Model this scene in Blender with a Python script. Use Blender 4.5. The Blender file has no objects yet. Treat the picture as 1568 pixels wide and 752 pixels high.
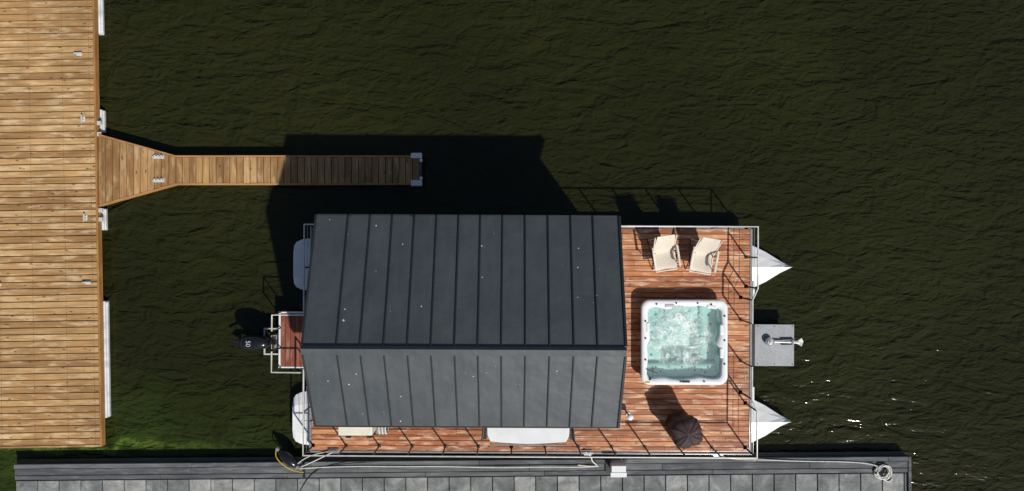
import bpy, bmesh, math, random
from mathutils import Vector, Matrix
random.seed(7)
R = random.random
F = 1056.0; H = 16.5
def S(u, v, z=0.0):
    return ((u-784)*(H-z)/F, -(v-376)*(H-z)/F)
def S3(u, v, z=0.0):
    x, y = S(u, v, z); return (x, y, z)
scene = bpy.context.scene
COL = scene.collection

# ------------------------------------------------------------------ materials
class NT:
    def __init__(s, name):
        s.m = bpy.data.materials.new(name); s.m.use_nodes = True
        s.t = s.m.node_tree; s.t.nodes.clear()
        s.out = s.n('ShaderNodeOutputMaterial')
        s.b = s.n('ShaderNodeBsdfPrincipled'); s.l(s.b.outputs[0], s.out.inputs[0])
        s._co = None
    def n(s, t, **k):
        nd = s.t.nodes.new(t)
        for a, v in k.items(): setattr(nd, a, v)
        return nd
    def l(s, a, b): s.t.links.new(a, b)
    def co(s):
        if not s._co: s._co = s.n('ShaderNodeTexCoord').outputs['Object']
        return s._co
    def mapc(s, scale=(1,1,1), rot=0, src=None):
        m = s.n('ShaderNodeMapping'); m.inputs['Scale'].default_value = scale
        m.inputs['Rotation'].default_value = (0, 0, rot)
        s.l(src or s.co(), m.inputs[0]); return m.outputs[0]
    def noise(s, scale, detail=3, rough=.55, vec=None, dist=0):
        n = s.n('ShaderNodeTexNoise'); n.inputs['Scale'].default_value = scale
        n.inputs['Detail'].default_value = detail; n.inputs['Roughness'].default_value = rough
        n.inputs['Distortion'].default_value = dist
        s.l(vec or s.co(), n.inputs['Vector']); return n.outputs[0]
    def ramp(s, fac, stops, interp='LINEAR'):
        r = s.n('ShaderNodeValToRGB'); e = r.color_ramp.elements
        r.color_ramp.interpolation = interp
        while len(e) < len(stops): e.new(.5)
        for i, (p, c) in enumerate(stops):
            e[i].position = p
            e[i].color = (c, c, c, 1) if isinstance(c, (int, float)) else (*c, 1)
        s.l(fac, r.inputs[0]); return r.outputs[0]
    def mix(s, fac, a, b, mode='MIX'):
        m = s.n('ShaderNodeMix', data_type='RGBA', blend_type=mode)
        for sock, v in ((m.inputs[0], fac), (m.inputs[6], a), (m.inputs[7], b)):
            if isinstance(v, (int, float)): sock.default_value = v if sock == m.inputs[0] else (v, v, v, 1)
            elif isinstance(v, tuple): sock.default_value = (*v, 1)
            else: s.l(v, sock)
        return m.outputs[2]
    def math(s, op, a, b=0.0):
        m = s.n('ShaderNodeMath', operation=op)
        for sock, v in ((m.inputs[0], a), (m.inputs[1], b)):
            if isinstance(v, (int, float)): sock.default_value = v
            else: s.l(v, sock)
        return m.outputs[0]
    def bumpn(s, h, dist=.01, strength=1):
        b = s.n('ShaderNodeBump'); b.inputs['Distance'].default_value = dist
        b.inputs['Strength'].default_value = strength
        s.l(h, b.inputs['Height']); return b.outputs[0]
    def bump(s, h, dist=.01, strength=1):
        s.l(s.bumpn(h, dist, strength), s.b.inputs['Normal'])
    def set(s, color=None, rough=None, metal=None, spec=None):
        for nm, v in (('Base Color', color), ('Roughness', rough), ('Metallic', metal), ('Specular IOR Level', spec)):
            if v is None: continue
            sock = s.b.inputs[nm]
            if isinstance(v, tuple): sock.default_value = (*v, 1)
            elif isinstance(v, (int, float)): sock.default_value = v
            else: s.l(v, sock)

def plain(name, c, rough=.5, metal=0, var=.25, vs=6, bump=0, spec=.5):
    t = NT(name)
    n = t.noise(vs, 5, .6)
    lo = tuple(x*(1-var) for x in c); hi = tuple(min(1, x*(1+var)) for x in c)
    t.set(t.ramp(n, [(.3, lo), (.7, hi)]), rough, metal, spec)
    if bump: t.bump(t.noise(vs*6, 4), bump)
    return t.m

def wood(name, axis, c0, c1, c2, light, lightamt=.5, rough=.6, knots=True, patch=1.0):
    """per-board tone (attribute rnd), grain along the board, knots, weathering"""
    t = NT(name)
    at = t.n('ShaderNodeAttribute', attribute_name='rnd')
    rnd = at.outputs['Fac']
    off = t.n('ShaderNodeCombineXYZ')
    t.l(t.math('MULTIPLY', rnd, 37.0), off.inputs[0]); t.l(t.math('MULTIPLY', rnd, 53.0), off.inputs[1])
    add = t.n('ShaderNodeVectorMath', operation='ADD'); t.l(t.co(), add.inputs[0]); t.l(off.outputs[0], add.inputs[1])
    sc = (1.2, 22, 22) if axis == 'x' else (22, 1.2, 22)
    v = t.mapc(sc, src=add.outputs[0])
    g = t.noise(1.0, 4, .6, v)
    sc2 = (2.0, 9, 9) if axis == 'x' else (9, 2.0, 9)
    g2 = t.noise(1.0, 3, .6, t.mapc(sc2, src=add.outputs[0]))
    base = t.ramp(rnd, [(0, c0), (.5, c1), (1, c2)])
    col = t.mix(t.ramp(g, [(.35, .75), (.62, 0)]), base, t.mix(.6, base, tuple(x*.35 for x in c0)))
    col = t.mix(t.math('MULTIPLY', t.ramp(g2, [(.5, 0), (.72, 1)]), lightamt), col, light)
    big = t.noise(.55*patch, 4, .6)
    col = t.mix(1.0, col, t.ramp(big, [(.3, .75), (.7, 1.12)]), 'MULTIPLY')
    if knots:
        vo = t.n('ShaderNodeTexVoronoi'); vo.inputs['Scale'].default_value = 1.0
        t.l(t.mapc((3.2, 7, 7) if axis == 'x' else (7, 3.2, 7), src=add.outputs[0]), vo.inputs['Vector'])
        col = t.mix(t.ramp(vo.outputs['Distance'], [(.07, .85), (.17, 0)]), col, tuple(x*.28 for x in c0))
    t.set(col, rough, 0, .35)
    t.bump(g, .004)
    return t.m

M_dock = wood('dock_wood', 'x', (.37,.200,.078), (.50,.283,.112), (.62,.385,.168), (.80,.62,.38), .65)
M_docktrim = wood('dock_trim_wood', 'y', (.42,.2,.06), (.5,.26,.08), (.55,.3,.1), (.7,.46,.2), .3, knots=False)
M_pier = wood('pier_wood', 'y', (.27,.138,.050), (.39,.212,.080), (.53,.31,.128), (.68,.49,.28), .5)
M_piertrim = wood('pier_trim', 'x', (.4,.2,.07), (.45,.23,.08), (.5,.26,.09), (.6,.4,.2), .3, knots=False)
M_deck = wood('deck_wood', 'x', (.37,.125,.050), (.56,.210,.085), (.73,.34,.155), (.92,.66,.45), .8, .5, patch=3)
M_platform = wood('platform_wood', 'y', (.26,.075,.045), (.34,.11,.06), (.42,.15,.08), (.6,.4,.28), .4)
M_greywood = wood('grey_timber', 'x', (.085,.091,.097), (.115,.122,.128), (.155,.162,.166), (.28,.28,.275), .4, .8, knots=False)

def roofmat():
    t = NT('roof_metal')
    n = t.noise(1.3, 6, .65); f = t.noise(40, 3, .6)
    st = t.noise(1, 4, .6, t.mapc((9, 1.0, 1)))
    c = t.ramp(n, [(.3, (.037,.044,.048)), (.7, (.050,.058,.063))])
    c = t.mix(t.ramp(st, [(.45, 0), (.75, .3)]), c, (.074,.081,.085))
    c = t.mix(t.ramp(f, [(.62, 0), (.75, .5)]), c, (.10,.10,.10))
    t.set(c, t.ramp(n, [(.3, .44), (.7, .54)]), 0, 1.0)
    t.bump(t.noise(2.5, 2), .016)
    return t.m
M_roof = roofmat()
M_rooftrim = plain('roof_trim', (.016,.019,.021), .5, var=.2)  # trim tone darkened so the seams carry their shadow in the colour
M_white = plain('white_gelcoat', (.74,.75,.75), .3, var=.07, vs=3)
M_whitefloat = plain('white_float', (.6,.62,.63), .5, var=.25, vs=4)
M_acryl = plain('tub_acrylic', (.80,.81,.82), .18, var=.06, vs=5)
M_teal = plain('tub_basin', (.76,.86,.84), .35, var=.12, vs=5)
M_black = plain('black_plastic', (.015,.015,.016), .35, var=.3)
M_cowl = plain('engine_cowl', (.012,.013,.015), .2, var=.2)
M_steel = plain('steel', (.62,.62,.61), .32, .85, var=.2)
M_rail = plain('handrail', (.62,.61,.58), .4, .2, var=.15)
M_post = plain('rail_post', (.05,.042,.038), .5, .2)
M_beige = plain('beige_fabric', (.66,.59,.49), .85, var=.1, vs=30, bump=.002)
M_chairframe = plain('chair_frame', (.70,.66,.58), .45)
M_cover = plain('brown_cover', (.040,.020,.020), .7, var=.4, vs=9, bump=.01)
M_rope = plain('rope', (.62,.6,.55), .9, var=.3, vs=40)
M_yellow = plain('yellow_rope', (.65,.42,.03), .8)
M_wall = plain('cabin_cladding', (.10,.11,.115), .6, vs=3)
M_glass = plain('window_glass', (.02,.03,.035), .05, spec=.8)
M_cream = plain('cream_panel', (.72,.70,.56), .5, var=.08)
M_darkmetal = plain('dark_metal', (.03,.03,.032), .45, .5)
M_bird = plain('bird_droppings', (.6,.6,.57), .9, var=.2, vs=30)
M_grille = plain('grille_grey', (.22,.23,.23), .6)
M_pillow = plain('grey_pillow', (.45,.47,.49), .6, var=.1)

def platemat():
    t = NT('aluminium_plate')
    n = t.noise(60, 3, .7); b = t.noise(3, 4, .6)
    c = t.mix(t.ramp(n, [(.5, 0), (.7, 1)]), t.ramp(b, [(.3, (.21,.225,.24)), (.7, (.29,.305,.32))]), (.42,.43,.44))
    t.set(c, .45, .25); t.bump(n, .003)
    return t.m
M_plate = platemat()

def pavermat():
    t = NT('concrete_paver')
    at = t.n('ShaderNodeAttribute', attribute_name='rnd')
    base = t.ramp(at.outputs['Fac'], [(0, (.16,.17,.168)), (.6, (.25,.26,.253)), (1, (.35,.355,.34))])
    n = t.noise(2.6, 7, .7, dist=.6); f = t.noise(55, 4, .7)
    c = t.mix(1, base, t.ramp(n, [(.28, .4), (.7, 1.35)]), 'MULTIPLY')
    c = t.mix(t.ramp(n, [(.56, 0), (.72, .5)]), c, (.42,.415,.38))
    c = t.mix(1, c, t.ramp(f, [(.3, .75), (.7, 1.2)]), 'MULTIPLY')
    t.set(c, .9, 0, .2); t.bump(f, .006)
    return t.m
M_paver = pavermat()

def watermat():
    """murky lake: body colour under a thin Fresnel surface"""
    t = NT('lake_water')
    t.t.nodes.remove(t.b)
    co = t.co()
    sep = t.n('ShaderNodeSeparateXYZ'); t.l(co, sep.inputs[0])
    gx = t.math('DIVIDE', t.math('SUBTRACT', sep.outputs[0], -10.4), 7.0)
    gy = t.math('DIVIDE', t.math('SUBTRACT', sep.outputs[1], -5.5), 2.6)
    d = t.math('SQRT', t.math('ADD', t.math('MULTIPLY', gx, gx), t.math('MULTIPLY', gy, gy)))
    nn = t.noise(.8, 5, .65, dist=.8)
    g = t.math('MULTIPLY', t.ramp(d, [(0, 1), (.4, .55), (1, 0)]), t.ramp(nn, [(.32, .2), (.68, 1)]))
    big = t.noise(.16, 3, .5)
    base = t.ramp(big, [(.35, (.0138,.0152,.0044)), (.65, (.0198,.0212,.0064))])
    c = t.mix(g, base, (.036,.066,.010))
    wy = t.math('ABSOLUTE', t.math('ADD', t.math('ADD', sep.outputs[1], 4.98), t.math('MULTIPLY', t.math('SUBTRACT', nn, .5), -1.2)))
    scum = t.math('MULTIPLY', t.ramp(wy, [(0, 1), (.15, 0)]), t.math('MULTIPLY', t.ramp(d, [(0, 1), (.6, .0)]), t.ramp(t.noise(3, 5, .7), [(.36, 0), (.54, 1)])))
    c = t.mix(t.math('MULTIPLY', scum, .85), c, (.15,.24,.035))
    a = t.noise(1.0, 3, .5, t.mapc((1.0, 2.3, 1), .5), 1.1)
    b = t.noise(1.0, 3, .55, t.mapc((3.2, 8.5, 1), -.75), .5)
    e = t.noise(1.0, 2, .5, t.mapc((2.2, 4.4, 1), 1.1), 1.6)
    mr = t.ramp(t.math('MULTIPLY', t.math('ADD', sep.outputs[0], 6), .06), [(.2, .2), (.9, 1)])
    h = t.math('ADD', t.math('MULTIPLY', a, 1.0), t.math('MULTIPLY', e, .42))
    h = t.math('ADD', h, t.math('MULTIPLY', t.math('MULTIPLY', b, mr), .34))
    nd = t.bumpn(h, .20); ng = t.bumpn(h, .024)
    df = t.n('ShaderNodeBsdfDiffuse'); t.l(c, df.inputs[0]); t.l(nd, df.inputs['Normal'])
    gl = t.n('ShaderNodeBsdfGlossy'); gl.inputs['Roughness'].default_value = .12; t.l(ng, gl.inputs['Normal'])
    fr = t.n('ShaderNodeFresnel'); fr.inputs['IOR'].default_value = 1.33; t.l(ng, fr.inputs['Normal'])
    m2 = t.n('ShaderNodeMixShader'); t.l(fr.outputs[0], m2.inputs[0]); t.l(df.outputs[0], m2.inputs[1]); t.l(gl.outputs[0], m2.inputs[2])
    t.l(m2.outputs[0], t.out.inputs[0])
    return t.m
M_water = watermat()

def tubwater():
    t = NT('hot_tub_water')
    co = t.co()
    sep = t.n('ShaderNodeSeparateXYZ'); t.l(co, sep.inputs[0])
    n = t.noise(3.2, 7, .72, dist=1.2); n2 = t.noise(11, 5, .7, dist=.8)
    f = t.math('ADD', t.math('MULTIPLY', n, .65), t.math('MULTIPLY', n2, .35))
    dx = t.math('DIVIDE', t.math('ADD', sep.outputs[0], .10), .95); dy = t.math('DIVIDE', t.math('SUBTRACT', sep.outputs[1], .15), .95)
    d = t.math('SQRT', t.math('ADD', t.math('MULTIPLY', dx, dx), t.math('MULTIPLY', dy, dy)))
    f = t.math('ADD', f, t.ramp(d, [(.2, .11), (1, -.0)]))
    f = t.math('SUBTRACT', f, t.ramp(d, [(.7, 0), (1.1, .12)]))
    mask = t.ramp(f, [(.47, .16), (.57, .5), (.68, 1)])
    tr = t.n('ShaderNodeBsdfTransparent'); tr.inputs[0].default_value = (.68,.86,.83,1)
    gl = t.n('ShaderNodeBsdfGlossy'); gl.inputs['Roughness'].default_value = .08
    nb = t.bumpn(f, .06); t.l(nb, gl.inputs['Normal'])
    ms = t.n('ShaderNodeMixShader'); ms.inputs[0].default_value = .04; t.l(tr.outputs[0], ms.inputs[1]); t.l(gl.outputs[0], ms.inputs[2])
    t.set(t.ramp(mask, [(.2, (.52,.70,.67)), (.9, (.84,.91,.88))]), .5)
    t.l(nb, t.b.inputs['Normal'])
    m2 = t.n('ShaderNodeMixShader'); t.l(mask, m2.inputs[0]); t.l(ms.outputs[0], m2.inputs[1]); t.l(t.b.outputs[0], m2.inputs[2])
    t.l(m2.outputs[0], t.out.inputs[0])
    return t.m
M_tubwater = tubwater()

# ------------------------------------------------------------------ geometry helpers
def empty(name, loc=(0,0,0), rot=0):
    o = bpy.data.objects.new(name, None); COL.objects.link(o); o.location = loc; o.rotation_euler = (0,0,rot)
    o.empty_display_size = .2
    return o
def newbm():
    bm = bmesh.new(); bm.faces.layers.float.new('rnd'); return bm
def finish(name, bm, mat, parent=None, smooth=False, bevel=0, loc=(0,0,0), rot=(0,0,0), recalc=True, seg=2):
    if recalc: bmesh.ops.recalc_face_normals(bm, faces=bm.faces)
    me = bpy.data.meshes.new(name); bm.to_mesh(me); bm.free()
    for m in (mat if isinstance(mat, list) else [mat]): me.materials.append(m)
    if smooth:
        for p in me.polygons: p.use_smooth = True
    o = bpy.data.objects.new(name, me); COL.objects.link(o)
    o.location = loc; o.rotation_euler = rot
    if parent: o.parent = parent
    if bevel:
        b = o.modifiers.new('bevel', 'BEVEL'); b.width = bevel; b.segments = seg; b.limit_method = 'ANGLE'
    return o
def prism(bm, poly, z0, z1, r=0, mi=0):
    L = bm.faces.layers.float.get('rnd')
    a = [bm.verts.new((x, y, z0)) for x, y in poly]; b = [bm.verts.new((x, y, z1)) for x, y in poly]
    n = len(poly); fs = [bm.faces.new(a[::-1]), bm.faces.new(b)]
    for i in range(n): fs.append(bm.faces.new((a[i], a[(i+1)%n], b[(i+1)%n], b[i])))
    for f in fs:
        f.material_index = mi
        if L: f[L] = r
def bx(bm, x0, x1, y0, y1, z0, z1, r=0, mi=0):
    prism(bm, [(x0,y0),(x1,y0),(x1,y1),(x0,y1)], z0, z1, r, mi)
def box(name, x0, x1, y0, y1, z0, z1, mat, parent=None, bevel=0, seg=2):
    bm = newbm(); bx(bm, x0, x1, y0, y1, z0, z1); return finish(name, bm, mat, parent, bevel=bevel, seg=seg)
def cyl(bm, p, r, h, seg=16, axis='z', r2=None, mi=0):
    g = bmesh.ops.create_cone(bm, cap_ends=True, segments=seg, radius1=r, radius2=r if r2 is None else r2, depth=h)
    m = Matrix.Translation(p)
    if axis == 'x': m = m @ Matrix.Rotation(math.pi/2, 4, 'Y')
    if axis == 'y': m = m @ Matrix.Rotation(math.pi/2, 4, 'X')
    bmesh.ops.transform(bm, matrix=m, verts=g['verts'])
    for f in {f for v in g['verts'] for f in v.link_faces}: f.material_index = mi
def rod(bm, p, q, r, seg=8):
    p, q = Vector(p), Vector(q); d = q-p
    g = bmesh.ops.create_cone(bm, cap_ends=True, segments=seg, radius1=r, radius2=r, depth=d.length)
    m = Matrix.Translation((p+q)/2) @ d.to_track_quat('Z', 'Y').to_matrix().to_4x4()
    bmesh.ops.transform(bm, matrix=m, verts=g['verts'])
def tube(name, pts, r, mat, parent=None, smooth=True, cyclic=False):
    cu = bpy.data.curves.new(name, 'CURVE'); cu.dimensions = '3D'; cu.bevel_depth = r; cu.bevel_resolution = 3
    sp = cu.splines.new('NURBS' if smooth else 'POLY'); sp.points.add(len(pts)-1)
    for i, p in enumerate(pts): sp.points[i].co = (*p, 1)
    if smooth: sp.order_u = min(4, len(pts)); sp.use_endpoint_u = True; sp.resolution_u = 8
    sp.use_cyclic_u = cyclic
    cu.materials.append(mat); cu.use_fill_caps = True
    o = bpy.data.objects.new(name, cu); COL.objects.link(o)
    if parent: o.parent = parent
    return o
def boards(name, t0, t1, ends, z, pitch, gap, axis, mat, parent=None, th=.035, joints=0, hole=None, bevel=0, jit=.008, **k):
    """boards laid side by side; t runs across the boards; ends(t)->(a,b) along the board"""
    bm = newbm(); n = max(1, round((t1-t0)/pitch)); p = (t1-t0)/n
    for i in range(n):
        a, b = t0+i*p+gap/2, t0+(i+1)*p-gap/2
        ea, eb = ends(a), ends(b)
        j0, j1 = (R()-.5)*jit, (R()-.5)*jit
        dz = (R()-.5)*.004
        segs = [((ea[0]+j0, ea[1]+j1), (eb[0]+j0, eb[1]+j1))]
        if joints:
            s, e = ea[0]+j0, ea[1]+j1; cuts = []; c = s+joints*(.25+.75*((i*0.37) % 1))
            while c < e-.3: cuts.append(c); c += joints
            ps = [s]+cuts+[e]; segs = [((ps[q]+(.003 if q else 0), ps[q+1]-.003),)*2 for q in range(len(ps)-1)]
        if hole:
            hx0, hx1, hy0, hy1 = hole; m = (a+b)/2
            if hy0 < m < hy1:
                o = []
                for (sa, sb) in segs:
                    if sa[0] < hx0: o.append(((sa[0], min(sa[1], hx0)),)*2)
                    if sa[1] > hx1: o.append(((max(sa[0], hx1), sa[1]),)*2)
                segs = o
        for sa, sb in segs:
            r = R()
            poly = [(sa[0], a), (sa[1], a), (sb[1], b), (sb[0], b)]
            if axis == 'y': poly = [(y, x) for x, y in poly]
            prism(bm, poly, z-th+dz, z+dz, r)
    return finish(name, bm, mat, parent, bevel=bevel, **k)
def rrect(w, h, r, n=8):
    pts = []
    for cx, cy, a0 in ((w/2-r, h/2-r, 0), (-w/2+r, h/2-r, 90), (-w/2+r, -h/2+r, 180), (w/2-r, -h/2+r, 270)):
        for i in range(n+1):
            a = math.radians(a0+90*i/n); pts.append((cx+r*math.cos(a), cy+r*math.sin(a)))
    return pts
def loft(bm, rings, cap0=False, cap1=False, mi=0):
    vs = [[bm.verts.new(p) for p in ring] for ring in rings]
    n = len(vs[0])
    for a, b in zip(vs, vs[1:]):
        for i in range(n):
            f = bm.faces.new((a[i], a[(i+1)%n], b[(i+1)%n], b[i])); f.material_index = mi
    if cap0: bm.faces.new(vs[0][::-1]).material_index = mi
    if cap1: bm.faces.new(vs[-1]).material_index = mi

# ------------------------------------------------------------------ water
ZW = -.5
bm = newbm(); bx(bm, -900, 900, -900, 900, ZW-3, ZW)
finish('water', bm, M_water)

# ------------------------------------------------------------------ big wooden dock
ZD = -.15
ox, oy = S(156, 684, ZD)
dock = empty('wooden_dock', (ox, oy, 0), math.radians(1.0))
boards('dock_boards', .05, 13.0, lambda t: (-4.2, -.045), ZD, .158, .021, 'x', M_dock, dock, bevel=0)
box('edge_beam', -.042, 0, -.0, 13, ZD-.16, ZD+.006, M_docktrim, dock, .004)
box('end_beam', -4.2, -.045, 0, .045, ZD-.16, ZD+.006, M_dock, dock, .004)
bm = newbm()
for x in (-4.0, -3.2, -2.4, -1.6, -.8, -.15): bx(bm, x-.03, x+.03, .06, 12.9, ZD-.2, ZD-.045)
finish('joists', bm, M_greywood, dock)
bm = newbm()
def dl(v): return (376-v)*(H-ZD)/F - oy
for v0, v1 in ((643, 462), (352, 318), (200, 165), (47, -120), (-200, -330)):
    bx(bm, -1.6, .03, dl(v0), dl(v1), ZW-.2, ZD-.17)
    bx(bm, .03, .075, dl(v0)+.02, dl(v1)-.02, ZD-.26, ZD-.2)
finish('floats', bm, M_whitefloat, dock, bevel=.02)
def cleat(parent, x, y, z, rot=0, s=1, nm='cleat', mat=None):
    bm = newbm()
    bx(bm, -.06*s, .06*s, -.045*s, .045*s, 0, .008)
    bx(bm, -.035*s, -.015*s, -.02*s, .02*s, .008, .05); bx(bm, .015*s, .035*s, -.02*s, .02*s, .008, .05)
    bx(bm, -.085*s, .085*s, -.015*s, .015*s, .05, .07)
    finish(nm, bm, mat or M_steel, parent, bevel=.004, loc=(x, y, z), rot=(0, 0, rot))
for u, v in ((132, 82), (137, 333), (139, 432), (2, 432), (136, 182)):
    x, y = S(u, v, ZD); cleat(dock, x-ox, y-oy, ZD+.004, math.pi/2 if v in (333, 182) else 0, 1.15, mat=M_rail)
bm = newbm()
for v in (188, 205, 322, 336):
    bx(bm, .002, .09, dl(v)-.05, dl(v)+.05, ZD-.07, ZD-.02)
finish('hinge_brackets', bm, M_rail, dock, bevel=.005)
# screw heads along the joists
bm = newbm()
for i in range(82):
    y = .05+(i+.5)*12.95/82
    for x in (-2.4, -1.6, -.8, -.15):
        for dy in (-.04, .04):
            q = .007; bx(bm, x-q, x+q, y+dy-q, y+dy+q, ZD-.01, ZD+.0035)
finish('screws', bm, M_darkmetal, dock)

# ------------------------------------------------------------------ finger pier
ZP = -.15
fp = empty('finger_pier')
x0, yt0 = S(151, 205, ZP); _, yb0 = S(151, 316, ZP)
x1, yt1 = S(269, 238, ZP); _, yb1 = S(269, 283, ZP); x2, _ = S(642, 238, ZP)
def fe(t):
    if t >= x1: return (yb1+.045, yt1-.045)
    k = (t-x0)/(x1-x0); return (yb0+(yb1-yb0)*k+.045, yt0+(yt1-yt0)*k-.045)
boards('flare_boards', x0, x1, fe, ZP, .165, .018, 'y', M_pier, fp)
boards('pier_boards', x1, x2, fe, ZP, .165, .018, 'y', M_pier, fp)
bm = newbm()
for sgn, ya, yb in ((1, yt0, yt1), (-1, yb0, yb1)):
    prism(bm, [(x0, ya-.04*sgn), (x1, yb-.04*sgn), (x1, yb), (x0, ya)], ZP-.14, ZP+.008, .5)
    prism(bm, [(x1+.002, yb-.04*sgn), (x2, yb-.04*sgn), (x2, yb), (x1+.002, yb)], ZP-.14, ZP+.008, .9)
finish('side_beams', bm, M_piertrim, fp, bevel=.004)
bm = newbm()
bx(bm, x2-1.6, x2-.02, yb1+.1, yt1-.1, ZW-.2, ZP-.15)
bx(bm, x1+1.2, x1+2.4, yb1+.1, yt1-.1, ZW-.2, ZP-.15)
finish('pontoon', bm, M_greywood, fp)
bm = newbm()
for y0, y1 in ((yt1-.07, yt1+.06), (yb1-.03, yb1+.11)):
    bx(bm, x2-.2, x2+.06, y0, y1, ZP-.1, ZP+.03)
bx(bm, x2+.004, x2+.07, yb1+.115, yb1+.2, ZP-.1, ZP+.02); bx(bm, x2+.004, x2+.07, yt1-.16, yt1-.075, ZP-.1, ZP+.02)
finish('end_bumpers', bm, M_white, fp, bevel=.02)
box('end_beam', x2+.002, x2+.045, yb1+.205, yt1-.165, ZP-.14, ZP, M_greywood, fp, .004)
for v in (240, 276):
    bm = newbm(); x, y = S(243, v, ZP)
    bx(bm, x-.14, x+.14, y-.05, y+.05, ZP+.003, ZP+.012)
    for dx in (-.08, 0, .08): cyl(bm, (x+dx, y, ZP+.035), .022, .07, 10, 'y')
    bx(bm, x-.13, x+.13, y-.012, y+.012, ZP+.03, ZP+.05)
    finish('hinge_plate', bm, M_rail, fp, bevel=.003)

# ------------------------------------------------------------------ stone quay
ZQ = -.20
qx, qy = S(22, 711, ZQ); qx2, qy2 = S(1390, 699, ZQ)
QL = math.hypot(qx2-qx, qy2-qy); qa = math.atan2(qy2-qy, qx2-qx)
quay = empty('concrete_quay', (qx, qy, 0), qa)
bm = newbm(); bx(bm, .02, QL-.02, -3.5, -.02, ZW-1, ZQ-.05, .3)
finish('quay_core', bm, M_darkmetal, quay)
def planks(name, y0, y1, z, L0=3.6, dx=0):
    bm = newbm(); x = dx
    while x < QL-.01:
        e = min(QL, x+L0*(.8+.4*R())); bx(bm, x+.004, e-.004, y0, y1, z-.09, z, R()); x = e
    finish(name, bm, M_greywood, quay, bevel=.006)
planks('kerb_plank', -.10, 0, ZQ+.03)
planks('plank_a', -.27, -.118, ZQ)
planks('plank_b', -.385, -.285, ZQ)
bm = newbm(); bx(bm, 0, QL, .004, .03, ZW-.2, ZQ-.07, .2); bx(bm, 0, QL, .032, .05, ZW+.08, ZW+.15, .8)
finish('waler', bm, M_greywood, quay)
box('end_beam', QL+.004, QL+.08, -3.5, 0, ZW-.3, ZQ+.02, M_greywood, quay, .01)
bm = newbm(); p = .525
yy = -.40
while yy > -3.3:
    x = .02
    while x < QL-.05:
        e = min(x+p, QL-.02); dz = (R()-.5)*.008
        bx(bm, x+.011, e-.011, yy-p+.011, yy-.011, ZQ-.045, ZQ-.008+dz, R()); x = e
    yy -= p
finish('pavers', bm, M_paver, quay, bevel=.008)
bm = newbm()
for u in (466, 955): 
    x = S(u, 715, ZQ)[0]-qx; bx(bm, x-.02, x+.02, -.388, -.004, ZQ-.04, ZQ+.04, .1)
finish('steel_straps', bm, M_darkmetal, quay)

# ------------------------------------------------------------------ houseboat
hb = empty('houseboat', (.5, -2.2, 0), math.radians(-.3))
def P(o):  # parent to houseboat keeping authored (unrotated) coordinates
    o.parent = hb; o.location = Vector(o.location) - Vector((.5, -2.2, 0)); return o
DX0, DX1, DY0, DY1 = -4.78, 5.68, -4.93, .42
tubL, tubT = S(982, 459, .375); tubR, tubB = S(1115, 590, .375)
P(boards('deck_boards', DY0, DY1, lambda t: (DX0, DX1), 0, .128, .014, 'x', M_deck, joints=2.6, jit=0, hole=(tubL+.08, tubR-.08, tubB+.08, tubT-.08)))
bm = newbm()
bx(bm, DX0-.03, DX1+.03, DY0-.05, DY0-.008, -.2, .01, 0); bx(bm, DX0-.03, DX1+.03, DY1+.008, DY1+.05, -.2, .01)
bx(bm, DX1+.008, DX1+.06, DY0-.004, DY1+.004, -.2, .01); bx(bm, DX0-.06, DX0-.008, DY0-.004, DY1+.004, -.2, .01)
P(finish('deck_frame', bm, M_grille, bevel=.005))
bm = newbm()
for x in (-4.5, -3, -1.5, 0, 1.5, 2.7, 5.3): bx(bm, x-.05, x+.05, DY0+.02, DY1-.02, -.22, -.045)
P(finish('cross_beams', bm, M_steel))
def pontoon(yc, hw, name, tip):
    bm = newbm(); sec = []
    xs = [(-5.30, .72), (-5.24, .86), (-5.1, .96), (-4.9, 1.0), (-2, 1.0), (2, 1.0), (5.2, 1.0), (5.75, .86), (6.15, .56), (6.5, .22), (tip, .012)]
    for x, k in xs:
        w = hw*k
        rz = -.06; ez = -.13
        if x > 5.3: ez = -.22; rz = -.02 - .10*(x-5.3)/1.4
        ring = [(x, yc-w, ez), (x, yc-w*.55, (ez+rz)/2 if x > 5.3 else rz), (x, yc, rz), (x, yc+w*.55, (ez+rz)/2 if x > 5.3 else rz), (x, yc+w, ez),
                (x, yc+w*.93, -.45), (x, yc+w*.6, -.8), (x, yc-w*.6, -.8), (x, yc-w*.93, -.45)]
        sec.append(ring)
    loft(bm, sec, True, True)
    for v in bm.verts:
        if v.co.x < 5.3 and v.co.z > -.23: v.co.z -= .12
    P(finish(name, bm, M_white, bevel=.012))
pontoon(-.49, .64, 'pontoon', 6.76)
pontoon(-4.22, .66, 'pontoon', 6.76)
for yc in (-.49, -4.22):
    bm = newbm(); rod(bm, (6.2, yc-.02, -.13), (6.6, yc, -.13), .012); P(finish('bow_seam', bm, M_grille))
# cabin walls
WX0, WX1, WY0, WY1 = -3.72, 1.95, -3.45, .38
RX0, RX1 = -4.03, 2.17
RZ, EZ = 3.25, 2.3
VR = 535.5
yE1 = S(0, 331.5, EZ)[1]; yR = S(0, VR, RZ)[1]; yE0 = S(0, 653.5, EZ)[1]
def rz_at(y):
    return EZ+(RZ-EZ)*((yE1-y)/(yE1-yR) if y > yR else (y-yE0)/(yR-yE0))
bm = newbm(); prof = [(WY0, 0.006), (WY1, .006), (WY1, rz_at(WY1)-.1), (yR, RZ-.1), (WY0, rz_at(WY0)-.1)]
a = [bm.verts.new((WX0, y, z)) for y, z in prof]; b = [bm.verts.new((WX1, y, z)) for y, z in prof]
bm.faces.new(a); bm.faces.new(b)
for i in range(5): bm.faces.new((a[i], a[(i+1)%5], b[(i+1)%5], b[i]))
P(finish('cabin_walls', bm, M_wall))
bm = newbm()
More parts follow.
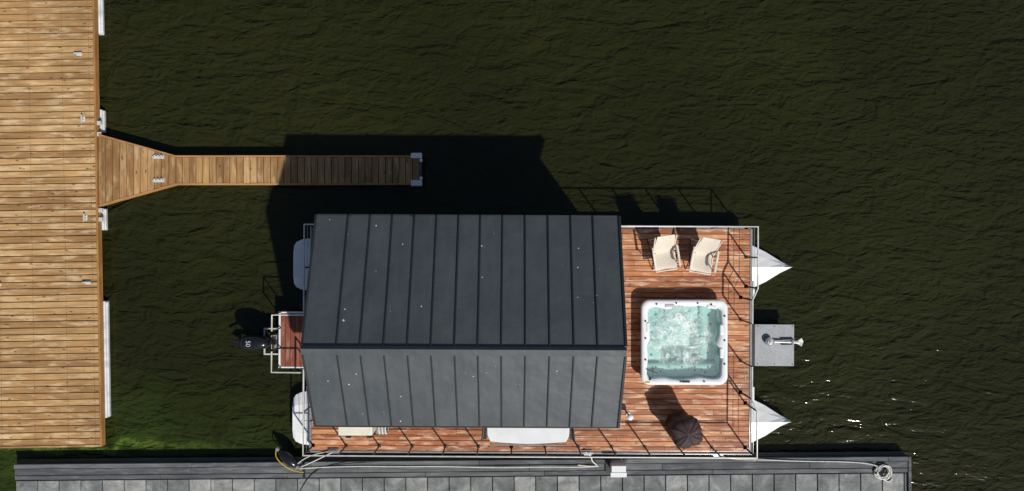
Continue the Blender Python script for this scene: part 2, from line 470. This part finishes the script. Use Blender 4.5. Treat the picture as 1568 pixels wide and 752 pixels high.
for x0_, x1_ in ((-3.2, -2.2), (-1.4, .2), (.8, 1.6)):
    bx(bm, x0_, x1_, WY0-.03, WY0-.003, 1.0, 1.9); bx(bm, x0_, x1_, WY1+.003, WY1+.03, 1.0, 1.9)
bx(bm, WX1+.003, WX1+.03, -2.6, -.9, .05, 2.05); bx(bm, WX0-.03, WX0-.003, -2.3, -1.4, .05, 2.0)
P(finish('windows_and_doors', bm, M_glass))
bm = newbm()
for x in (-3.2, -2.2, -1.4, .2, .8, 1.6):
    for y0_, y1_ in ((WY0-.045, WY0-.004), (WY1+.004, WY1+.045)): bx(bm, x-.03, x+.03, y0_, y1_, .95, 1.95)
for y in (-2.6, -1.75, -.9): bx(bm, WX1+.004, WX1+.05, y-.035, y+.035, .02, 2.08)
P(finish('window_frames', bm, M_white))
TH = .06
def slab(name, ya, za, yb, zb):
    bm = newbm()
    v = [bm.verts.new(p) for p in ((RX0, ya, za), (RX1, ya, za), (RX1, yb, zb), (RX0, yb, zb), (RX0, ya, za-TH), (RX1, ya, za-TH), (RX1, yb, zb-TH), (RX0, yb, zb-TH))]
    for f in ((0,1,2,3), (7,6,5,4), (0,4,5,1), (1,5,6,2), (2,6,7,3), (3,7,4,0)): bm.faces.new([v[i] for i in f])
    P(finish(name, bm, M_roof))
slab('roof_panel_north', yE1, EZ, yR+.001, RZ); slab('roof_panel_south', yE0, EZ, yR-.001, RZ)
seams = [S(u, 0, (EZ+RZ)/2)[0] for u in (524,559,594,629,664,699,733.5,768.5,804,840,876,911)]
bm = newbm()
for s in seams:
    for ya, yb in ((yE1+.005, yR+.03), (yE0-.005, yR-.05)):
        za = EZ; zb = rz_at(yb)
        w = .012
        v = [bm.verts.new(p) for p in ((s-w, ya, za-.01), (s+w, ya, za-.01), (s+w, yb, zb-.01), (s-w, yb, zb-.01), (s-w, ya, za+.035), (s+w, ya, za+.035), (s+w, yb, zb+.035), (s-w, yb, zb+.035))]
        for f in ((3,2,1,0), (4,5,6,7), (0,1,5,4), (1,2,6,5), (2,3,7,6), (3,0,4,7)): bm.faces.new([v[i] for i in f])
P(finish('standing_seams', bm, M_rooftrim))
def capstrip(name, pr, mat):
    bm = newbm(); low = [(y, z-.035) for y, z in pr]; ring = pr+low[::-1]
    a = [bm.verts.new((RX0-.03, y, z)) for y, z in ring]; b = [bm.verts.new((RX1+.03, y, z)) for y, z in ring]
    bm.faces.new(a); bm.faces.new(b); n = len(ring)
    for i in range(n): bm.faces.new((a[i], a[(i+1)%n], b[(i+1)%n], b[i]))
    P(finish(name, bm, mat, bevel=.004))
capstrip('ridge_cap', [(yR+.0, RZ+.052), (yR-.13, rz_at(yR-.13)+.045)], M_roof)
capstrip('ridge_flashing', [(yR+.06, rz_at(yR+.06)+.042), (yR+.002, RZ+.05)], M_rooftrim)
bm = newbm()
for x0_, x1_ in ((RX0-.035, RX0-.002), (RX1+.002, RX1+.05)):
    for ya, yb in ((yE1+.02, yR+.07), (yE0-.02, yR-.14)):
        za = EZ; zb = rz_at(yb)
        v = [bm.verts.new(p) for p in ((x0_, ya, za-.16), (x1_, ya, za-.16), (x1_, yb, zb-.16), (x0_, yb, zb-.16), (x0_, ya, za+.03), (x1_, ya, za+.03), (x1_, yb, zb+.03), (x0_, yb, zb+.03))]
        for f in ((3,2,1,0), (4,5,6,7), (0,1,5,4), (1,2,6,5), (2,3,7,6), (3,0,4,7)): bm.faces.new([v[i] for i in f])
bx(bm, RX0, RX1, yE1+.003, yE1+.03, EZ-.14, EZ-.0); bx(bm, RX0, RX1, yE0-.03, yE0-.003, EZ-.14, EZ-.0)
P(finish('fascia', bm, M_rooftrim, bevel=.004))
bm = newbm()
def fleck(x, y, r):
    z = rz_at(y)+.003; sl = (RZ-EZ)/(yE1-yR)*-1 if y > yR else (RZ-EZ)/(yR-yE0)
    n = 7; vs = []
    for i in range(n):
        a = 2*math.pi*i/n; rr = r*(.6+.7*R()); dx, dy = rr*math.cos(a), rr*math.sin(a); vs.append(bm.verts.new((x+dx, y+dy, z+dy*sl)))
    bm.faces.new(vs)
for u, v, r in ((504,338,.012),(575,347,.015),(737,377,.014),(616,375,.012),(738,425,.013),(645,470,.016),(885,380,.014),(912,452,.02),(884,409,.014),(528,475,.016),(526,492,.02),(535,590,.014),(884,455,.012),(503,585,.013),(853,568,.012),(614,608,.013),(614,646,.014),(725,577,.011),(546,574,.012)):
    if v < VR: z = EZ+(RZ-EZ)*(v-331)/(VR-331)
    else: z = RZ-(RZ-EZ)*(v-VR)/(653-VR)
    x, y = S(u, v, z)
    if abs(y-yR) < .17: continue
    fleck(x, y, r)
for i in range(34):
    x = RX0+.1+R()*6; y = yE0+.1+R()*(yE1-yE0-.2)
    if abs(y-yR) > .18: fleck(x, y, .003+.005*R())
P(finish('bird_droppings', bm, M_bird))
bm = newbm()
for u in (536, 630): x = S(u, 331, EZ)[0]; bx(bm, x-.02, x+.02, yE1-.02, yE1+.03, EZ+.004, EZ+.05)
P(finish('eave_clips', bm, M_black))

# hatch on the side wall (open, hinged at top)
hx0, hx1 = S(747, 0, 1.95)[0], S(872, 0, 1.95)[0]
bm = newbm()
poly = [(hx0-.02, -3.5), (hx1+.02, -3.5), (hx1+.0, -4.0)]
for i in range(9):
    k = i/8; poly.append((hx1-.06-(hx1-hx0-.12)*k, -4.13-.05*math.sin(math.pi*k)))
poly.append((hx0, -4.0))
prism(bm, poly, 1.93, 1.98)
P(finish('serving_hatch', bm, M_white, bevel=.012))
bm = newbm()
for x, sg in ((hx0-.02, -1), (hx1+.02, 1)):
    rod(bm, (x, -3.47, 1.5), (x+.09*sg, -4.12, 1.9), .018); rod(bm, (x+.02*sg, -3.47, 1.97), (x+.09*sg, -4.12, 1.93), .022)
    bx(bm, min(x, x+.07*sg), max(x, x+.07*sg), -4.1, -3.47, 1.9, 1.925)
P(finish('hatch_struts', bm, M_darkmetal))
bm = newbm(); rod(bm, (hx0+.05, -4.22, 1.88), (hx1-.05, -4.22, 1.88), .02); P(finish('hatch_gutter', bm, M_grille))
# rails
HR = .8
rl, rt = S(465, 345.5, HR); rr, rb = S(1160, 699.5, HR)
bmP = newbm()
def rail(name, pts):
    P(tube(name, [(x, y, HR) for x, y in pts], .021, M_rail, smooth=False))
    for h in (.3, .55): P(tube(name+'_wire', [(x, y, h) for x, y in pts], .006, M_steel, smooth=False))
    for (xa, ya), (xb, yb) in zip(pts, pts[1:]):
        L = math.hypot(xb-xa, yb-ya); n = max(1, round(L/.85))
        for i in range(n+1):
            x, y = xa+(xb-xa)*i/n, ya+(yb-ya)*i/n
            xi = min(max(x, DX0+.04), DX1-.04) if abs(x) > 4.7 and x > 0 else x
            rod(bmP, (xi, y, .0), (x, y, HR), .019)
            bx(bmP, xi-.04, xi+.04, y-.04, y+.04, .003, .012)
def gY(v): return S(0, v, HR)[1]
rail('rail_front_top', [(RX1+.15, rt), (rr, rt), (rr, gY(440)), (rr-.12, gY(458)), (rr-.12, gY(494))])
rail('rail_front_bottom', [(rr-.12, gY(560)), (rr-.12, gY(610)), (rr, gY(628)), (rr, rb), (0, rb), (rl, rb-.0), (rl, gY(567))])
rail('rail_rear_top', [(-3.9, rt), (rl, rt), (rl, gY(478))])
rail('rail_long_side', [(-3.9, rt), (RX1+.15, rt)])
P(finish('rail_posts', bmP, M_post))
# rear platform
pX0, pY1 = S(430, 482, -.03); pX1 = -4.86; pY0 = S(0, 563, -.03)[1]
P(boards('platform_boards', pX0, pX1, lambda t: (pY0, pY1), -.03, .12, .01, 'y', M_platform, jit=0))
bm = newbm(); bx(bm, pX0-.05, pX0-.006, pY0-.04, pY1+.04, -.16, -.02); bx(bm, pX0-.004, pX1, pY0-.04, pY0-.006, -.16, -.02); bx(bm, pX0-.004, pX1, pY1+.006, pY1+.04, -.16, -.02)
P(finish('platform_frame', bm, M_white, bevel=.005))
bm = newbm()
q = [(-4.8, pY1+.03), (pX0+.0, pY1+.03), (pX0+.0, pY1-.35)]
q2 = [(-4.8, pY0-.03), (pX0, pY0-.03), (pX0, pY0+.45)]
for qq in (q, q2):
    P(tube('platform_rail', [(x, y, .6) for x, y in qq], .02, M_rail, smooth=False))
    for x, y in qq: rod(bm, (x, y, -.02), (x, y, .6), .015)
P(finish('platform_posts', bm, M_post))
# bow plate
bx0, by1 = S(1163, 495, -.06); bx1, by0 = S(1216, 558.5, -.06)
bm = newbm(); bx(bm, 5.75, bx1, by0, by1, -.1, -.06)
P(finish('bow_plate', bm, M_plate, bevel=.004))
bm = newbm()
bx(bm, 5.76, bx1-.02, by0+.05, by0+.11, -.2, -.103); bx(bm, 5.76, bx1-.02, by1-.11, by1-.05, -.2, -.103)
bx(bm, 5.75, 5.83, by0, by1, -.056, -.045)
for yy in (by0+.04, by1-.04):
    for xx in (5.9, 6.3, bx1-.04): cyl(bm, (xx, yy, -.056), .012, .01, 8)
P(finish('plate_brackets', bm, M_darkmetal))
bm = newbm()
for y in (gY(445), gY(615)): bx(bm, 5.745, 5.80, y-.2, y+.2, -.15, .02)
P(finish('bow_end_caps', bm, M_white, bevel=.01))

# anchor with roller
an = empty('anchor', S3(1178, 523, 0))
bm = newbm()
rod(bm, (0, 0, .02), (.72, -.03, -.01), .022); rod(bm, (.12, .025, .0), (.7, 0, -.02), .012)
finish('shank', bm, M_rail, an)
bm = newbm()
L = [(.62,-.03,-.02),(.8,.07,-.06),(.86,-.02,-.10),(.8,-.13,-.06)]
v = [bm.verts.new(p) for p in L]; w = [bm.verts.new((x, y, z-.025)) for x, y, z in L]
bm.faces.new(v); bm.faces.new(w[::-1])
for i in range(4): bm.faces.new((v[i], w[i], w[(i+1)%4], v[(i+1)%4]))
finish('fluke', bm, M_rail, an)
bm = newbm(); cyl(bm, (0, 0, -.005), .10, .1, 20); cyl(bm, (0, 0, .06), .07, .03, 20); cyl(bm, (0, 0, .085), .03, .03, 12)
finish('windlass', bm, M_steel, an, bevel=.008)
bm = newbm(); cyl(bm, (.0, 0, .05), .102, .012, 20); cyl(bm, (.55, -.02, .0), .035, .1, 12, 'y')
bx(bm, .3, .6, .035, .045, -.055, .02); bx(bm, .3, .6, -.085, -.075, -.055, .02)
finish('roller', bm, M_grille, an)

# air conditioner and hose reel on side wall
ac = empty('air_conditioner_unit', (S(543, 0, 1.6)[0], -3.5, 1.5))
bm = newbm(); bx(bm, -.37, .37, -.62, -.16, -.45, .06); finish('casing', bm, M_cream, ac, bevel=.02)
bm = newbm()
for x in (-.18, .28): bx(bm, x-.03, x+.05, -.74, -.0, -.53, -.455); bx(bm, x-.05, x+.06, -.70, -.622, -.16, -.05)
cyl(bm, (-.1, -.622, -.2), .17, .02, 24, 'y')
finish('brackets', bm, M_black, ac)
hr = empty('hose_reel', (S(583, 0, 1.4)[0], -3.5, 1.3))
for i in range(6): tube('hose_loop', [(-.06+.035*i, -.45+.2*math.cos(a*math.pi/6), .2*math.sin(a*math.pi/6)) for a in range(12)], .016, M_rope if i % 2 else M_grille, hr, cyclic=True)
bm = newbm(); rod(bm, (-.1, -.45, 0), (.16, -.45, 0), .04); bx(bm, -.02, .02, -.45, .05, -.02, .02); finish('hub', bm, M_black, hr)

# ------------------------------------------------------------------ outboard motor
om = empty('outboard_motor', S3(392, 524, .1))
bm = newbm(); rings = []
for z, k in ((-.22, .72), (-.16, .86), (-.02, 1.0), (.12, 1.0), (.2, .9), (.25, .7), (.27, .35)):
    ring = []
    for i in range(28):
        a = 2*math.pi*i/28; ca, sa = math.cos(a), math.sin(a)
        rx = .36 if ca < 0 else .38; ry = .185*(1-.25*(ca > 0)*ca)
        e = .75
        ring.append((math.copysign(abs(ca)**e, ca)*rx*k-.0, math.copysign(abs(sa)**e, sa)*ry*k, z))
    rings.append(ring)
loft(bm, rings, True, True); finish('cowl', bm, M_cowl, om, smooth=True)
bm = newbm()
prism(bm, [(-.1,-.07),(.1,-.07),(.1,.07),(-.1,.07)], -.85, -.2); prism(bm, [(-.45,-.05),(.1,-.08),(.1,.08),(-.45,.05)], -.42, -.38)
finish('midsection', bm, M_cowl, om, bevel=.02)
bm = newbm()
cyl(bm, (-.48, 0, -.36), .05, .24, 12, 'x'); 
for k in range(3):
    a = k*2.094+.4; c, s_ = math.cos(a), math.sin(a)
    v = [bm.verts.new(p) for p in ((-.52, c*.03-s_*.04, -.36+s_*.03+c*.04), (-.55, c*.2-s_*.07, -.36+s_*.2+c*.07), (-.6, c*.2+s_*.05, -.36+s_*.2-c*.05), (-.57, c*.03+s_*.04, -.36+s_*.03-c*.04))]
    bm.faces.new(v)
rod(bm, (-.36, 0, -.05), (-.66, .01, -.2), .03)
finish('propeller', bm, M_darkmetal, om)
bm = newbm()
w = .035
bx(bm, .12, .55, .28, .28+w, -.2, -.17); bx(bm, .12, .55, -.33, -.33+w, -.2, -.17)
bx(bm, .12, .12+w, -.293, .278, -.2, -.17); bx(bm, .552, .552+w, -.33, .31, -.2, -.17)
bx(bm, .36, .43, -.16, .16, -.22, .0)
finish('mounting_frame', bm, M_rail, om, bevel=.004)
bm = newbm(); bx(bm, .3, .5, -.05, .05, -.02, .08); rod(bm, (.42, .12, .02), (.42, -.16, .02), .03); rod(bm, (.2,.1,-.14), (.54,.2,-.14), .015)
finish('tilt_bracket', bm, M_black, om)
tc = bpy.data.curves.new('power_number', 'FONT'); tc.body = '50'; tc.size = .15; tc.extrude = .002; tc.align_x = 'CENTER'; tc.align_y = 'CENTER'
tc.materials.append(M_pillow)
to = bpy.data.objects.new('power_number', tc); COL.objects.link(to); to.parent = om
to.rotation_euler = (0, 0, -math.pi/2); to.location = (-.09, 0, .274)

# ------------------------------------------------------------------ hot tub
tcx, tcy = (tubL+tubR)/2, (tubT+tubB)/2; TW, THh = tubR-tubL, tubT-tubB
tub = empty('hot_tub', (tcx, tcy, 0))
N = 10
def ringz(inset, z, r, wav=0):
    pts = rrect(TW-2*inset, THh-2*inset, r, N); out = []
    n = len(pts); dens = []
    for i in range(n):
        p, q = pts[i], pts[(i+1) % n]; dens.append(p)
        if math.hypot(p[0]-q[0], p[1]-q[1]) > .3:
            for k in range(1, 24): dens.append((p[0]+(q[0]-p[0])*k/24, p[1]+(q[1]-p[1])*k/24))
    for x, y in dens:
        if wav:
            a = math.atan2(y, x); b_ = wav*(max(0, math.cos(6*a+.5))**2*1.0 + .35*math.sin(9*a+1.3))
            if x > .3: b_ += wav*1.5*max(0, math.cos(5.2*y-.5))
            if x < -.3 and y > 0: b_ += wav*.6
            L_ = math.hypot(x, y); x *= 1-b_/L_; y *= 1-b_/L_
        out.append((x, y, z))
    return out
bm = newbm()
loft(bm, [ringz(.05, .012, .16), ringz(.05, .27, .16), ringz(.0, .29, .2), ringz(0, .335, .2), ringz(.02, .368, .19), ringz(.06, .378, .17), ringz(.12, .372, .15, .012), ringz(.145, .345, .15, .04), ringz(.16, .20, .15, .05), ringz(.2, -.42, .15, .05)], mi=0)
finish('shell', bm, M_acryl, tub, smooth=True)
bm = newbm(); bx(bm, -.85, .85, -.85, .85, -.46, -.42); finish('floor', bm, M_teal, tub)
def seat(x0, x1, y0, y1, z, name='seat'):
    bm = newbm(); bx(bm, x0, x1, y0, y1, -.42, z); finish(name, bm, M_teal, tub, bevel=.07, seg=4)
seat(-.86, -.40, .02, .86, .02); seat(-.86, -.44, -.52, 0, -.05); seat(-.38, .42, .45, .86, -.0); seat(.44, .86, .1, .86, .03)
seat(.48, .86, -.5, .08, -.06); seat(-.86, .86, -.86, -.54, .10, 'lounge'); seat(-.30, .30, -.52, -.36, -.15, 'step')
bm = newbm(); pts = ringz(.15, .285, .15, .035); bm.faces.new([bm.verts.new(p) for p in pts])
finish('water_surface', bm, M_tubwater, tub)
bm = newbm()
for i in range(9): cyl(bm, (-.62+i*.155, -.62-.05*(i % 2), .103), .020, .01, 10)
for x, y, z in ((-.6,.62,.022),(-.6,.4,.022),(-.7,.2,.022),(-.62,-.2,-.047),(-.7,-.35,-.047),(0,.68,.002),(.2,.7,.002),(.65,.6,.032),(.7,.4,.032),(.6,.25,.032),(.68,-.1,-.057),(.65,-.3,-.057),(-.5,-.72,.103),(.55,-.74,.103),(.3,-.7,.103)):
    cyl(bm, (x, y, z), .024, .012, 12)
for x, y in ((-.66,.9),(-.2,.92),(.3,.92),(.62,.89),(-.92,.5),(-.92,.1),(-.92,-.4),(.93,.62),(.93,.05),(.93,-.5),(-.1,-.91),(.45,-.91)):
    cyl(bm, (x, y, .38), .022, .02, 12)
finish('jets', bm, M_black, tub)
bm = newbm(); bx(bm, -.07, .12, -.94, -.89, .374, .388); bx(bm, -.84, -.78, -.88, -.8, .374, .386); finish('control_panel', bm, M_darkmetal, tub, bevel=.01)
bm = newbm(); bx(bm, -.92, -.82, -.95, -.91, .377, .384); finish('warning_sticker', bm, M_yellow, tub)
bm = newbm(); rod(bm, (-.9, -.62, .385), (-.62, -.72, .385), .01); rod(bm, (-.76, -.55, .385), (-.74, -.76, .385), .008); finish('thermometer_cord', bm, M_darkmetal, tub)
for x, y, r in ((-.35, .865, 0), (.64, .835, -.2), (.865, .3, 1.57), (.865, -.25, 1.57), (-.865, .35, 1.57)):
    bm = newbm(); bx(bm, -.12, .12, -.045, .045, -.03, .03); finish('headrest', bm, M_pillow if r == 0 else M_acryl, tub, bevel=.028, seg=4, loc=(x, y, .355), rot=(0, 0, r))

# ------------------------------------------------------------------ camping chairs
def chair(u, v, rot):
    x, y = S(u, v, .45); e = empty('camping_chair', (x, y, 0), rot)
    prof = [(-.40,.40),(-.36,.43),(-.2,.41),(-.04,.38),(.04,.39),(.1,.48),(.2,.66),(.3,.82),(.36,.90),(.38,.905)]
    bm = newbm(); rows = []
    for (py, pz) in prof:
        wdt = .235 if pz < .6 else .235-.25*max(0, pz-.78)
        rows.append([bm.verts.new((-wdt+2*wdt*k/6, py, pz-.035*(1-((k-3)/3)**2))) for k in range(7)])
    for a, b in zip(rows, rows[1:]):
        for k in range(6): bm.faces.new((a[k], a[k+1], b[k+1], b[k]))
    o = finish('sling', bm, M_beige, e, smooth=True); m = o.modifiers.new('s', 'SOLIDIFY'); m.thickness = .012
    m2 = o.modifiers.new('ss', 'SUBSURF'); m2.levels = 1; m2.render_levels = 1
    for sx in (-.245, .245):
        tube('side_frame', [(sx, -.42, .40), (sx, .03, .385), (sx, .38, .91)], .014, M_chairframe, e, smooth=False)
        tube('leg_cross_a', [(sx, -.38, .02), (sx, .0, .385), (sx, .02, .62)], .012, M_darkmetal, e, smooth=False)
        tube('leg_cross_b', [(sx*1.05, .34, .02), (sx*1.05, -.34, .40)], .012, M_darkmetal, e, smooth=False)
        tube('arm_post', [(sx*1.1, -.3, .4), (sx*1.15, -.28, .6)], .011, M_darkmetal, e, smooth=False)
        bm = newbm()
        ax = sx*1.15
        prism(bm, [(ax-.028, -.34), (ax, -.37), (ax+.028, -.34), (ax+.028, .12), (ax-.02, .17)], .60, .63)
        finish('armrest', bm, M_chairframe, e, bevel=.01)
    bm = newbm(); rod(bm, (-.245, -.42, .40), (.245, -.42, .40), .013); rod(bm, (-.235, .34, .025), (.235, .34, .025), .012); rod(bm, (-.235, -.38, .02), (.235, -.38, .02), .012); rod(bm, (-.2, .385, .91), (.2, .385, .91), .013)
    finish('cross_bars', bm, M_chairframe, e)
chair(1017, 387, math.radians(9)); chair(1077, 391, math.radians(-10))

# ------------------------------------------------------------------ covered grill
gx, gy = S(1053, 664, .85)
gr = empty('covered_grill', (gx, gy, 0), .3)
bm = newbm(); rings = []; NA = 72
for z, k in ((.05, .86), (.2, .80), (.4, .84), (.6, .92), (.72, 1.0), (.8, .98), (.87, .84), (.91, .6), (.93, .34), (.95, .1)):
    ring = []
    for i in range(NA):
        a = 2*math.pi*i/NA
        sq = 1/max(abs(math.cos(a)), abs(math.sin(a))); sq = min(sq, 1.16)
        fold = 1+.05*math.sin(7*a+2*z)*(.4+.6*math.sin(3*a+1)) + .03*math.sin(19*a+z*4)
        zz = z + (.010*math.sin(5*a+.5) + .006*math.sin(13*a))*(k < .99)*(z > .7)
        ring.append((.335*k*sq*fold*math.cos(a), .335*k*sq*fold*math.sin(a), zz))
    rings.append(ring)
loft(bm, rings, True, True); finish('cover', bm, M_cover, gr, smooth=True)
tube('drawstring', [(.29*math.cos(a*.52), .29*math.sin(a*.52), .25) for a in range(12)], .012, M_black, gr, cyclic=True)
bm = newbm()
for a in range(4): cyl(bm, (.2*math.cos(a*1.57+.78), .2*math.sin(a*1.57+.78), .026), .03, .05, 12)
finish('casters', bm, M_black, gr)

x, y = S(965, 639, .25); dlp = empty('deck_lamp', (x, y, 0))
bm = newbm(); cyl(bm, (0, 0, .012), .06, .02, 20); cyl(bm, (0, 0, .11), .02, .18, 12); finish('stem', bm, M_steel, dlp)
bm = newbm(); bmesh.ops.create_uvsphere(bm, u_segments=20, v_segments=12, radius=.075, matrix=Matrix.Translation((0, 0, .25)) @ Matrix.Diagonal((1, 1, .7, 1))); finish('globe', bm, M_acryl, dlp, smooth=True)

# ------------------------------------------------------------------ power pedestal on quay
px_, py_ = S(947, 720, .3)
pp = empty('power_pedestal', (px_, py_, ZQ), qa)
bm = newbm(); bx(bm, -.14, .14, -.10, .12, 0, .5); finish('body', bm, M_white, pp, bevel=.02)
bm = newbm(); bx(bm, -.19, .19, -.16, -.05, .505, .53); bx(bm, -.17, .17, -.03, .12, .505, .56); finish('lid', bm, M_white, pp, bevel=.01)
bm = newbm(); bx(bm, -.24, .24, -.2, .18, .04, .052); bx(bm, -.22, -.16, .13, .2, .054, .35); bx(bm, .16, .22, .13, .2, .054, .35); finish('base_plate', bm, M_black, pp)

# ------------------------------------------------------------------ ropes and fender
def rp(name, pts, r=.014, mat=M_rope):
    return tube(name, [S3(*p) for p in pts], r, mat)
Z1 = ZQ+.05
rp('mooring_rope', [(516,689,.06),(500,697,.03),(470,712,-.1),(453,718,Z1)])
rp('mooring_rope', [(516,690,.05),(495,693,.05),(470,694,.0),(452,714,Z1)], .011)
rp('mooring_rope', [(455,718,Z1),(520,713,Z1),(600,715,Z1),(680,713.5,Z1),(760,717,Z1),(840,714,Z1),(890,716,Z1),(917,714,Z1)], .014)
rp('mooring_rope', [(897,692,.08),(906,698,.08),(905,706,.0),(912,710,-.1),(918,716,Z1),(885,712,Z1)], .016)
rp('mooring_rope', [(1096,697,.07),(1120,704,-.03),(1160,703,Z1),(1230,707,Z1),(1290,706,Z1),(1340,710,Z1),(1346,716,Z1)], .014)
coil = []
for i in range(70):
    a = i*.5; r_ = 12.5-2.2*math.sin(i*.9)-i*.05
    coil.append((1352+r_*math.cos(a), 723+r_*.95*math.sin(a)+math.sin(i)*1.2, ZQ+.02+.0012*i))
coil += [(1354,735,ZQ+.03),(1362,740,ZQ+.02),(1366,733,ZQ+.02)]
rp('coiled_rope', coil, .014)
rp('power_cable', [(560,708,-.1),(500,711,ZQ+.045),(482,722,ZQ+.02),(470,732,ZQ+.01),(458,756,ZQ+.01)], .009, M_black)
def bcleat(u, v, z=.01, r=0):
    x, y = S(u, v, z); e = empty('mooring_cleat', (x, y, 0), r); cleat(e, 0, 0, z, 0, 1.5, 'horn')
bcleat(512, 690, .012); bcleat(900, 693, .012); bcleat(1098, 695, .012)
fe_ = empty('boat_fender', S3(441, 702, -.12), math.radians(-42))
bm = newbm(); rings = []
for k in range(13):
    t_ = k/12; x = -.3+.6*t_; r_ = .13*(math.sin(math.pi*min(max(t_, .02), .98)))**.45
    rings.append([(x, r_*math.cos(a*math.pi/9), r_*math.sin(a*math.pi/9)) for a in range(18)])
loft(bm, rings, True, True); finish('bladder', bm, M_cowl, fe_, smooth=True)
bm = newbm(); cyl(bm, (-.33, 0, 0), .045, .08, 12, 'x'); cyl(bm, (.33, 0, 0), .045, .08, 12, 'x'); finish('eyelets', bm, M_grille, fe_)
tube('lanyard', [(-.36, .0, .0), (-.3, -.14, .05), (-.1, -.17, .07), (.15, -.16, .07), (.36, -.08, .05), (.5, .05, .12)], .012, M_yellow, fe_)

# ------------------------------------------------------------------ light
w = bpy.data.worlds.new('World'); scene.world = w; w.use_nodes = True
nt = w.node_tree; bg = nt.nodes['Background']
sky = nt.nodes.new('ShaderNodeTexSky'); sky.sky_type = 'NISHITA'; sky.sun_disc = False
d = Vector((.536, -.75, 1)).normalized()
sky.sun_elevation = math.asin(d.z); sky.sun_rotation = math.atan2(d.x, d.y)
nt.links.new(sky.outputs[0], bg.inputs[0]); bg.inputs[1].default_value = .06
sl = bpy.data.lights.new('sun', 'SUN'); sl.energy = 4.2; sl.angle = math.radians(1.0); sl.color = (1, .96, .90)
so = bpy.data.objects.new('sun', sl); COL.objects.link(so); so.rotation_euler = (-d).to_track_quat('-Z', 'Y').to_euler(); so.location = (5, -8, 12)
# ------------------------------------------------------------------ camera
cd = bpy.data.cameras.new('camera'); cd.sensor_width = 36; cd.lens = 36*F/1568; cd.clip_end = 3000; cd.clip_start = .1
cam = bpy.data.objects.new('camera', cd); COL.objects.link(cam); cam.location = (0, 0, H); cam.rotation_euler = (0, 0, 0)
scene.camera = cam
scene.view_settings.view_transform = 'Standard'; scene.view_settings.look = 'None'; scene.view_settings.exposure = 0
